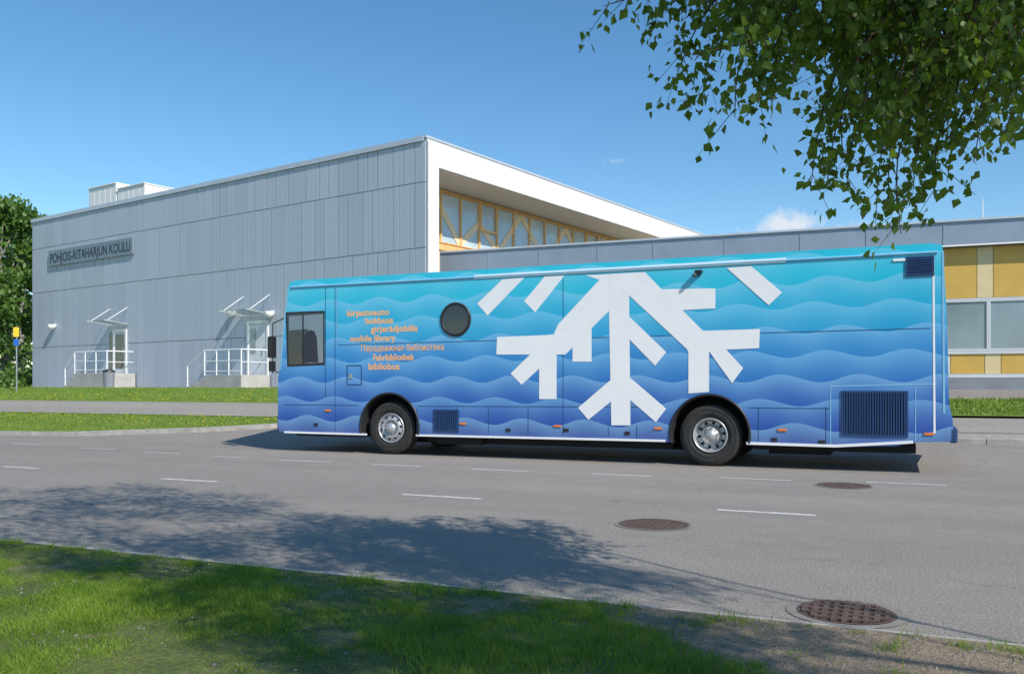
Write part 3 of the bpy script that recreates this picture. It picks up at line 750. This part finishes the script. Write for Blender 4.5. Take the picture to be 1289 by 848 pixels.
while x<LW-1.2:
    wd=1.25; mb=MB(); f=.05; za=zr[4]-.0; zz=zr[1]-.055
    mb.box(x,x+f,.22,.296,za,zz);mb.box(x+wd-f,x+wd-.004,.22,.296,za,zz);mb.box(x+f,x+wd-f,.22,.296,za,za+f);mb.box(x+f,x+wd-f,.22,.296,zz-f,zz)
    w_=mb.make('window','framegrey',wing); g=MB(); g.box(x+f,x+wd-f,.26,.29,za+f,zz-f); g.make('glass','glasswing',w_); x+=wd
y=W0[1]+D[1]*WF(1237,270)[0]+.9304*2
e=empty('antenna_mast',(.537*y,y,TZ-.06),0,'slim white mast on the low wing roof','mast'); mb=MB(); mb.cyl((0,0,0),(0,0,1.05),.025,.015,n=8); mb.make('pole','white',e); mb=MB(); mb.box(-.12,.12,-.12,.12,0,.06); mb.make('base_plate','greymetal',e)
# ---------------------------------------------------------------- sign post
Ys=36; xs=(21-CX)/FP*Ys; zg=zt(SW(xs,Ys)[1])
e=empty('road_sign',(xs,Ys,zg),.15,'yellow and blue traffic signs on a thin grey post','road sign')
mb=MB(); mb.cyl((0,0,0),(0,0,2.75),.03,n=10); mb.make('post','steel',e)
z=lambda py:H+(HZ-py)/FP*Ys-zg
mb=MB(); mb.box(-.11,.11,-.07,-.04,z(424),z(412)); mb.make('sign_panel','yellow',e,bevel=.01)
mb=MB(); mb.box(-.10,.10,-.07,-.04,z(435),z(427)); mb.make('sign_panel','blue',e,bevel=.01)
# ---------------------------------------------------------------- trees
def leaves(name,C,size,mt,parent,loc=(0,0,0),droop=True,kind=None,label=None):
    N=len(C); rng=np.random
    d=rng.randn(N,3); 
    if droop: d[:,2]=-np.abs(d[:,2])-.6
    d/=np.linalg.norm(d,axis=1)[:,None]
    r=rng.randn(N,3); sd=np.cross(d,r); sd/=np.linalg.norm(sd,axis=1)[:,None]; nr=np.cross(d,sd)
    L=(size*(.65+.6*rng.rand(N)))[:,None]
    co=np.zeros((N,5,3)); wd=.40
    co[:,0]=C; co[:,1]=C+d*L*.38+sd*L*wd+nr*L*.1; co[:,2]=C+d*L; co[:,3]=C+d*L*.38-sd*L*wd+nr*L*.1; co[:,4]=C+d*L*.42
    idx=np.array([0,1,4, 1,2,4, 0,4,3, 4,2,3])
    me=bpy.data.meshes.new(name); me.vertices.add(5*N); me.vertices.foreach_set('co',co.ravel())
    li=(idx[None,:]+5*np.arange(N)[:,None]).astype(np.int32).ravel()
    me.loops.add(len(li)); me.loops.foreach_set('vertex_index',li)
    me.polygons.add(4*N); me.polygons.foreach_set('loop_start',np.arange(0,12*N,3,dtype=np.int32))
    me.materials.append(M[mt]); me.update(calc_edges=True); me.validate()
    o=bpy.data.objects.new(name,me); link(o); o.location=loc
    if parent:o.parent=parent
    if kind:o['kind']=kind
    if label:o['label']=label
    return o
def far_tree(x,y,zb,h,r,label,n=9000,size=.26,parent=None):
    e=empty('broadleaf_tree',(x,y,zb),0,label,'tree')
    mb=MB(); path=[Vector((0,0,-.1))]; 
    for i in range(1,7): path.append(Vector((random.uniform(-.15,.15)*i*.4,random.uniform(-.15,.15)*i*.4,h*.13*i)))
    mb.tube(path,[.24,.2,.17,.14,.11,.07,.03],9)
    clumps=[]
    for i in range(34):
        t=random.uniform(.14,1.0); rr=r*math.sin(math.pi*min(1,(t*.85+.12)))**.7
        a=random.uniform(0,2*math.pi); q=rr*random.uniform(.35,1)
        c=Vector((q*math.cos(a),q*math.sin(a),h*(t*.88+.05))); clumps.append((c,random.uniform(.16,.32)*r))
        if i%2==0:
            k=min(5,max(1,int(c.z/h/.13)-1)); p=path[k]; mid=(p+c)/2+Vector((0,0,.2)); mb.tube([p,mid,c],[.06,.04,.015],6)
    mb.make('trunk','bark',e)
    pts=[]
    for c,cr in clumps:
        m=int(n/len(clumps)); v=np.random.randn(m,3); v/=np.linalg.norm(v,axis=1)[:,None]; v*= (cr*np.random.rand(m,1)**.45*(1+.35*np.random.randn(m,1)).clip(.3,1.6)); v[:,2]*=.8
        pts.append(v+np.array(c))
    leaves('crown',np.concatenate(pts),size,'farleaf',e)
far_tree((6-CX)/FP*50,50,1.2,11.3,3.6,'dense green tree beside the grey hall')
far_tree((-45-CX)/FP*47,47,1.2,9.6,3.8,'leafy green tree beside the path')
far_tree((26-CX)/FP*60,60,1.2,12.6,4.0,'tall green tree behind the hall corner')
far_tree((-20-CX)/FP*62,62,1.2,14.2,4.6,'tall leafy tree behind the others')
pts=[]
for i in range(60):
    x=random.uniform(-44,-25.5); y=random.uniform(45,52)+(-25-x)*.1; m=160
    v=np.random.randn(m,3)*np.array([.7,.7,.55]); v[:,2]=np.abs(v[:,2]); pts.append(v+np.array([x,y,1.2]))
leaves('undergrowth',np.concatenate(pts),.2,'farleaf',None,kind='stuff',label='green shrubs beneath the trees')
pts=[]
for i in range(260):
    x=random.uniform(-120,110); y=random.uniform(95,115); m=60; h=random.uniform(5,12)
    if x>-8: h=random.uniform(3,7)
    v=np.random.randn(m,3)*np.array([2.2,2,h*.28]); v[:,2]+=h*.45; pts.append(v+np.array([x,y,1.2]))
leaves('distant_wood',np.concatenate(pts),.9,'farleaf',None,kind='stuff',label='far-off belt of green trees')
# ---- overhanging birch
EL=math.radians(41); ah=np.array([.62,-.785]); ah/=np.linalg.norm(ah); ct=1/math.tan(EL)
birch=empty('birch_tree',(0,0,0),0,'birch with drooping leafy branches over the lawn and road','tree')
TX,TY=7.6,-1.6
wood=MB(); tp=[Vector((TX,TY,-.1)),Vector((TX-.02,TY+.02,1.5)),Vector((TX-.08,TY+.08,2.8)),Vector((TX-.15,TY+.15,3.9)),Vector((TX-.25,TY+.25,4.8)),Vector((TX-.3,TY+.3,5.5))]
wood.tube(tp,[.17,.15,.12,.09,.06,.02],12)
LP=[]
def limb(a,b,r0,r1,sag=.0,n=5):
    a=Vector(a);b=Vector(b); pth=[]
    for i in range(n+1):
        t=i/n; p=a.lerp(b,t); p.z+=sag*4*t*(1-t); p+=Vector((random.uniform(-.08,.08),random.uniform(-.08,.08),0)) if 0<i<n else Vector(); pth.append(p)
    wood.tube(pth,[r0+(r1-r0)*i/n for i in range(n+1)],6); return pth
def inpoly(x,y,p):
    c=False; j=len(p)-1
    for i in range(len(p)):
        if (p[i][1]>y)!=(p[j][1]>y) and x<(p[j][0]-p[i][0])*(y-p[i][1])/(p[j][1]-p[i][1])+p[i][0]: c=not c
        j=i
    return c
def at(px,py,dep): return Vector(((px-CX)/FP*dep,dep,H+(HZ-py)/FP*dep))
sprays=[[(940,-90),(870,-30),(800,-5),(760,8)],[(960,-90),(880,-20),(835,10),(815,22)],[(990,-80),(905,-5),(872,45),(853,92)],
[(1000,-80),(925,10),(893,70),(884,128)],[(1020,-80),(960,20),(930,85),(925,148)],[(1040,-70),(990,30),(962,85),(955,130)],[(1060,-60),(1010,20),(985,60),(972,98)],
[(1110,-80),(1065,60),(1035,140),(1020,238)],[(1130,-60),(1085,70),(1055,150),(1042,226)],[(1150,-60),(1110,90),(1075,170),(1066,235)],
[(1180,-60),(1140,110),(1110,190),(1102,282)],[(1200,-60),(1160,110),(1130,200),(1134,294)],[(1210,-50),(1175,110),(1155,180),(1150,238)],
[(1240,-50),(1205,110),(1180,180),(1176,250)],[(1260,-50),(1235,90),(1205,160),(1192,230)],[(1300,-40),(1265,70),(1240,130),(1226,205)],
[(1340,-20),(1290,60),(1262,110),(1240,160)],[(1370,0),(1310,90),(1285,130),(1262,165)],[(1390,20),(1330,90),(1300,140),(1290,175)],
[(1190,-60),(1150,90),(1122,180),(1118,270)],[(1130,-60),(1095,60),(1060,130),(1062,200)],[(1230,-50),(1190,90),(1165,150),(1162,215)]]
poly=[(860,-30),(1310,-30),(1310,110),(1250,120),(1215,170),(1160,190),(1110,200),(1050,180),(1015,110),(960,80),(920,70),(880,40)]
for i in range(120):
    while True:
        ex,ey=random.uniform(850,1310),random.uniform(-40,215)
        if inpoly(ex,ey,poly): break
    q=random.uniform(15,60); sprays.append([(ex+q+30,ey-160),(ex+q*.7,ey-100),(ex+q*.25,ey-45),(ex,ey)])
hub=[]
for i,sp_ in enumerate(sprays):
    dep=random.uniform(3.9,5.3) if i>=22 else random.uniform(4.2,4.9)
    pts=[at(p[0],p[1],dep+.12*k*random.uniform(-1,1)) for k,p in enumerate(sp_)]
    fine=[]
    for k in range(len(pts)-1):
        p0=pts[max(0,k-1)];p1=pts[k];p2=pts[k+1];p3=pts[min(len(pts)-1,k+2)]
        for t in [0,.25,.5,.75]:
            fine.append(.5*((2*p1)+(-p0+p2)*t+(2*p0-5*p1+4*p2-p3)*t*t+(-p0+3*p1-3*p2+p3)*t**3))
    fine.append(pts[-1]); m=len(fine)
    wood.tube(fine,[.006*(1-k/m)+.0016 for k in range(m)],5,mi=1)
    hub.append(fine[0])
    for k in range(m-1):
        seg=(fine[k+1]-fine[k]); nl=max(1,int(seg.length/.022))
        for t in range(nl):
            p=fine[k].lerp(fine[k+1],random.random()); o_=.035+.05*random.random()
            if random.random()<.9: LP.append(tuple(p+Vector((random.gauss(0,o_),random.gauss(0,o_),random.gauss(0,o_*.8)))))
        if random.random()<.6 and k>1:
            d=Vector((random.gauss(0,.14),random.gauss(0,.14),-random.uniform(.05,.2))); q=fine[k]+d
            wood.tube([fine[k],q],[.002,.001],4,mi=1)
            for t in range(9):
                p=fine[k].lerp(q,random.random()); LP.append(tuple(p+Vector((random.gauss(0,.03),random.gauss(0,.03),random.gauss(0,.03)))))
B1=limb(tp[2],(3.9,3.4,4.35),.018,.014,.3); B2=limb((3.9,3.4,4.35),(1.2,4.9,4.3),.014,.007,.1); B3=limb((3.9,3.4,4.35),(2.6,5.2,4.5),.012,.007,.1)
B4=limb(B1[3],(2.2,4.2,4.4),.012,.007,.1)
nodes=B1+B2+B3+B4
for h_ in hub:
    q=min(nodes,key=lambda p:(p-h_).length); limb(q,h_,.004,.003,.05,3)
shade=[([(0,645),(20,618),(150,607),(300,622),(430,655),(430,700),(200,695),(0,678)],125,.29),
       ([(380,645),(560,668),(700,700),(830,722),(910,752),(700,745),(500,728),(350,716)],110,.25),
       ([(230,715),(400,727),(700,760),(1040,800),(1080,880),(400,880),(300,820),(200,760)],170,.26),
       ([(0,690),(160,705),(190,735),(60,730)],18,.2),
       ([(-250,640),(0,610),(0,690),(-250,690)],22,.35)]
def visible(p,mg=.06):
    if p[1]<.3: return False
    return abs(p[0]/p[1])<.584+mg and (p[2]-H)/p[1]<.44+mg
cent=[]
for pl,nc,rad in shade:
    g=[gnd(*q) for q in pl]; gx=[q[0] for q in g]; gy=[q[1] for q in g]
    c=0; tries=0
    while c<nc and tries<20000:
        tries+=1
        x=random.uniform(min(gx),max(gx)); y=random.uniform(min(gy),max(gy))
        if not inpoly(x,y,g): continue
        h=random.uniform(4.4,7.6); p=np.array([x+ct*h*ah[0],y+ct*h*ah[1],h])
        if visible(p,.14): continue
        cent.append((p,rad)); c+=1
        m=int(random.uniform(90,160)); v=np.random.randn(m,3)*np.array([rad*.62,rad*.62,rad*.5]); 
        LP+= [tuple(q) for q in (v+p) if not visible(q,.02)]
mains=[]
for k in range(2,6):
    for j in range(2):
        c=random.choice(cent)[0]; mains+=limb(tp[k],c*.75+np.array(tp[k])*.25,.018,.007,.25)
for c,_ in cent[::3]:
    q=min(mains,key=lambda p:(p-Vector(c)).length); limb(q,c,.006,.003,.08,3)
wood.make('trunk',['bark','twig'],birch)
leaves('crown',np.array(LP),.054,'leaf',birch)
# ---------------------------------------------------------------- light / sky / camera
wld=bpy.data.worlds.new("World"); scene.world=wld; wld.use_nodes=True; nt=wld.node_tree
bg=nt.nodes['Background']; sky=nn(nt,'ShaderNodeTexSky'); sky.sky_type='NISHITA'; sky.sun_disc=False
sky.sun_elevation=EL; sky.sun_rotation=math.atan2(ah[0],ah[1]); sky.air_density=.95; sky.dust_density=.05; sky.ozone_density=2.8
hs=nn(nt,'ShaderNodeHueSaturation'); hs.inputs['Hue'].default_value=.493; hs.inputs['Saturation'].default_value=1.2; hs.inputs['Value'].default_value=1.08; nt.links.new(sky.outputs[0],hs.inputs['Color'])
tc=nn(nt,'ShaderNodeTexCoord').outputs['Generated']
tot=None
for (cx_,cy_,r_) in [(992,284,.062),(777,203,.022),(1140,262,.04),(1080,288,.05),(1215,290,.03)]:
    d=Vector(((cx_-CX)/FP,1,(HZ-cy_)/FP)).normalized()
    sb=nn(nt,'ShaderNodeVectorMath',operation='SUBTRACT'); nt.links.new(tc,sb.inputs[0]); sb.inputs[1].default_value=d
    ml=nn(nt,'ShaderNodeVectorMath',operation='MULTIPLY'); nt.links.new(sb.outputs[0],ml.inputs[0]); ml.inputs[1].default_value=(1,1,2.6)
    ln=nn(nt,'ShaderNodeVectorMath',operation='LENGTH'); nt.links.new(ml.outputs[0],ln.inputs[0])
    v=mth(nt,'SUBTRACT',1.0,mth(nt,'DIVIDE',ln.outputs['Value'],r_)); v=mth(nt,'MAXIMUM',v,0.0)
    if r_<.055: v=mth(nt,'MULTIPLY',v,.55)
    tot=v if tot is None else mth(nt,'MAXIMUM',tot,v)
nz=noise(nt,tc,34,7,.65)
cl=mth(nt,'MULTIPLY',mth(nt,'MAXIMUM',mth(nt,'SUBTRACT',mth(nt,'ADD',tot,mth(nt,'MULTIPLY_ADD',nz,1.8,-.9)),.28),0.0),1.5)
cl=mth(nt,'MULTIPLY',mth(nt,'MINIMUM',cl,.85),mth(nt,'MINIMUM',mth(nt,'MULTIPLY',tot,8.0),1.0))
nt.links.new(mixc(nt,cl,hs.outputs[0],(5.8,6.0,6.3)),bg.inputs[0]); bg.inputs[1].default_value=.145
sl_=bpy.data.lights.new('sun','SUN'); sl_.energy=5.0; sl_.angle=math.radians(.53); sl_.color=(1,.94,.85)
so=bpy.data.objects.new('sun',sl_); link(so)
dv=Vector((ah[0]*math.cos(EL),ah[1]*math.cos(EL),math.sin(EL))); so.rotation_euler=dv.to_track_quat('Z','Y').to_euler(); so.location=(20,-20,30)
cam=bpy.data.cameras.new('camera'); co_=bpy.data.objects.new('camera',cam); link(co_)
co_.location=(0,0,H); co_.rotation_euler=(math.radians(90),0,0); cam.sensor_width=36; cam.lens=36*FP/1289; cam.shift_y=(HZ-424)/1289
cam.clip_end=3000; cam.clip_start=.05; scene.camera=co_
scene.view_settings.view_transform='Standard'; scene.view_settings.look='None'; scene.view_settings.exposure=0
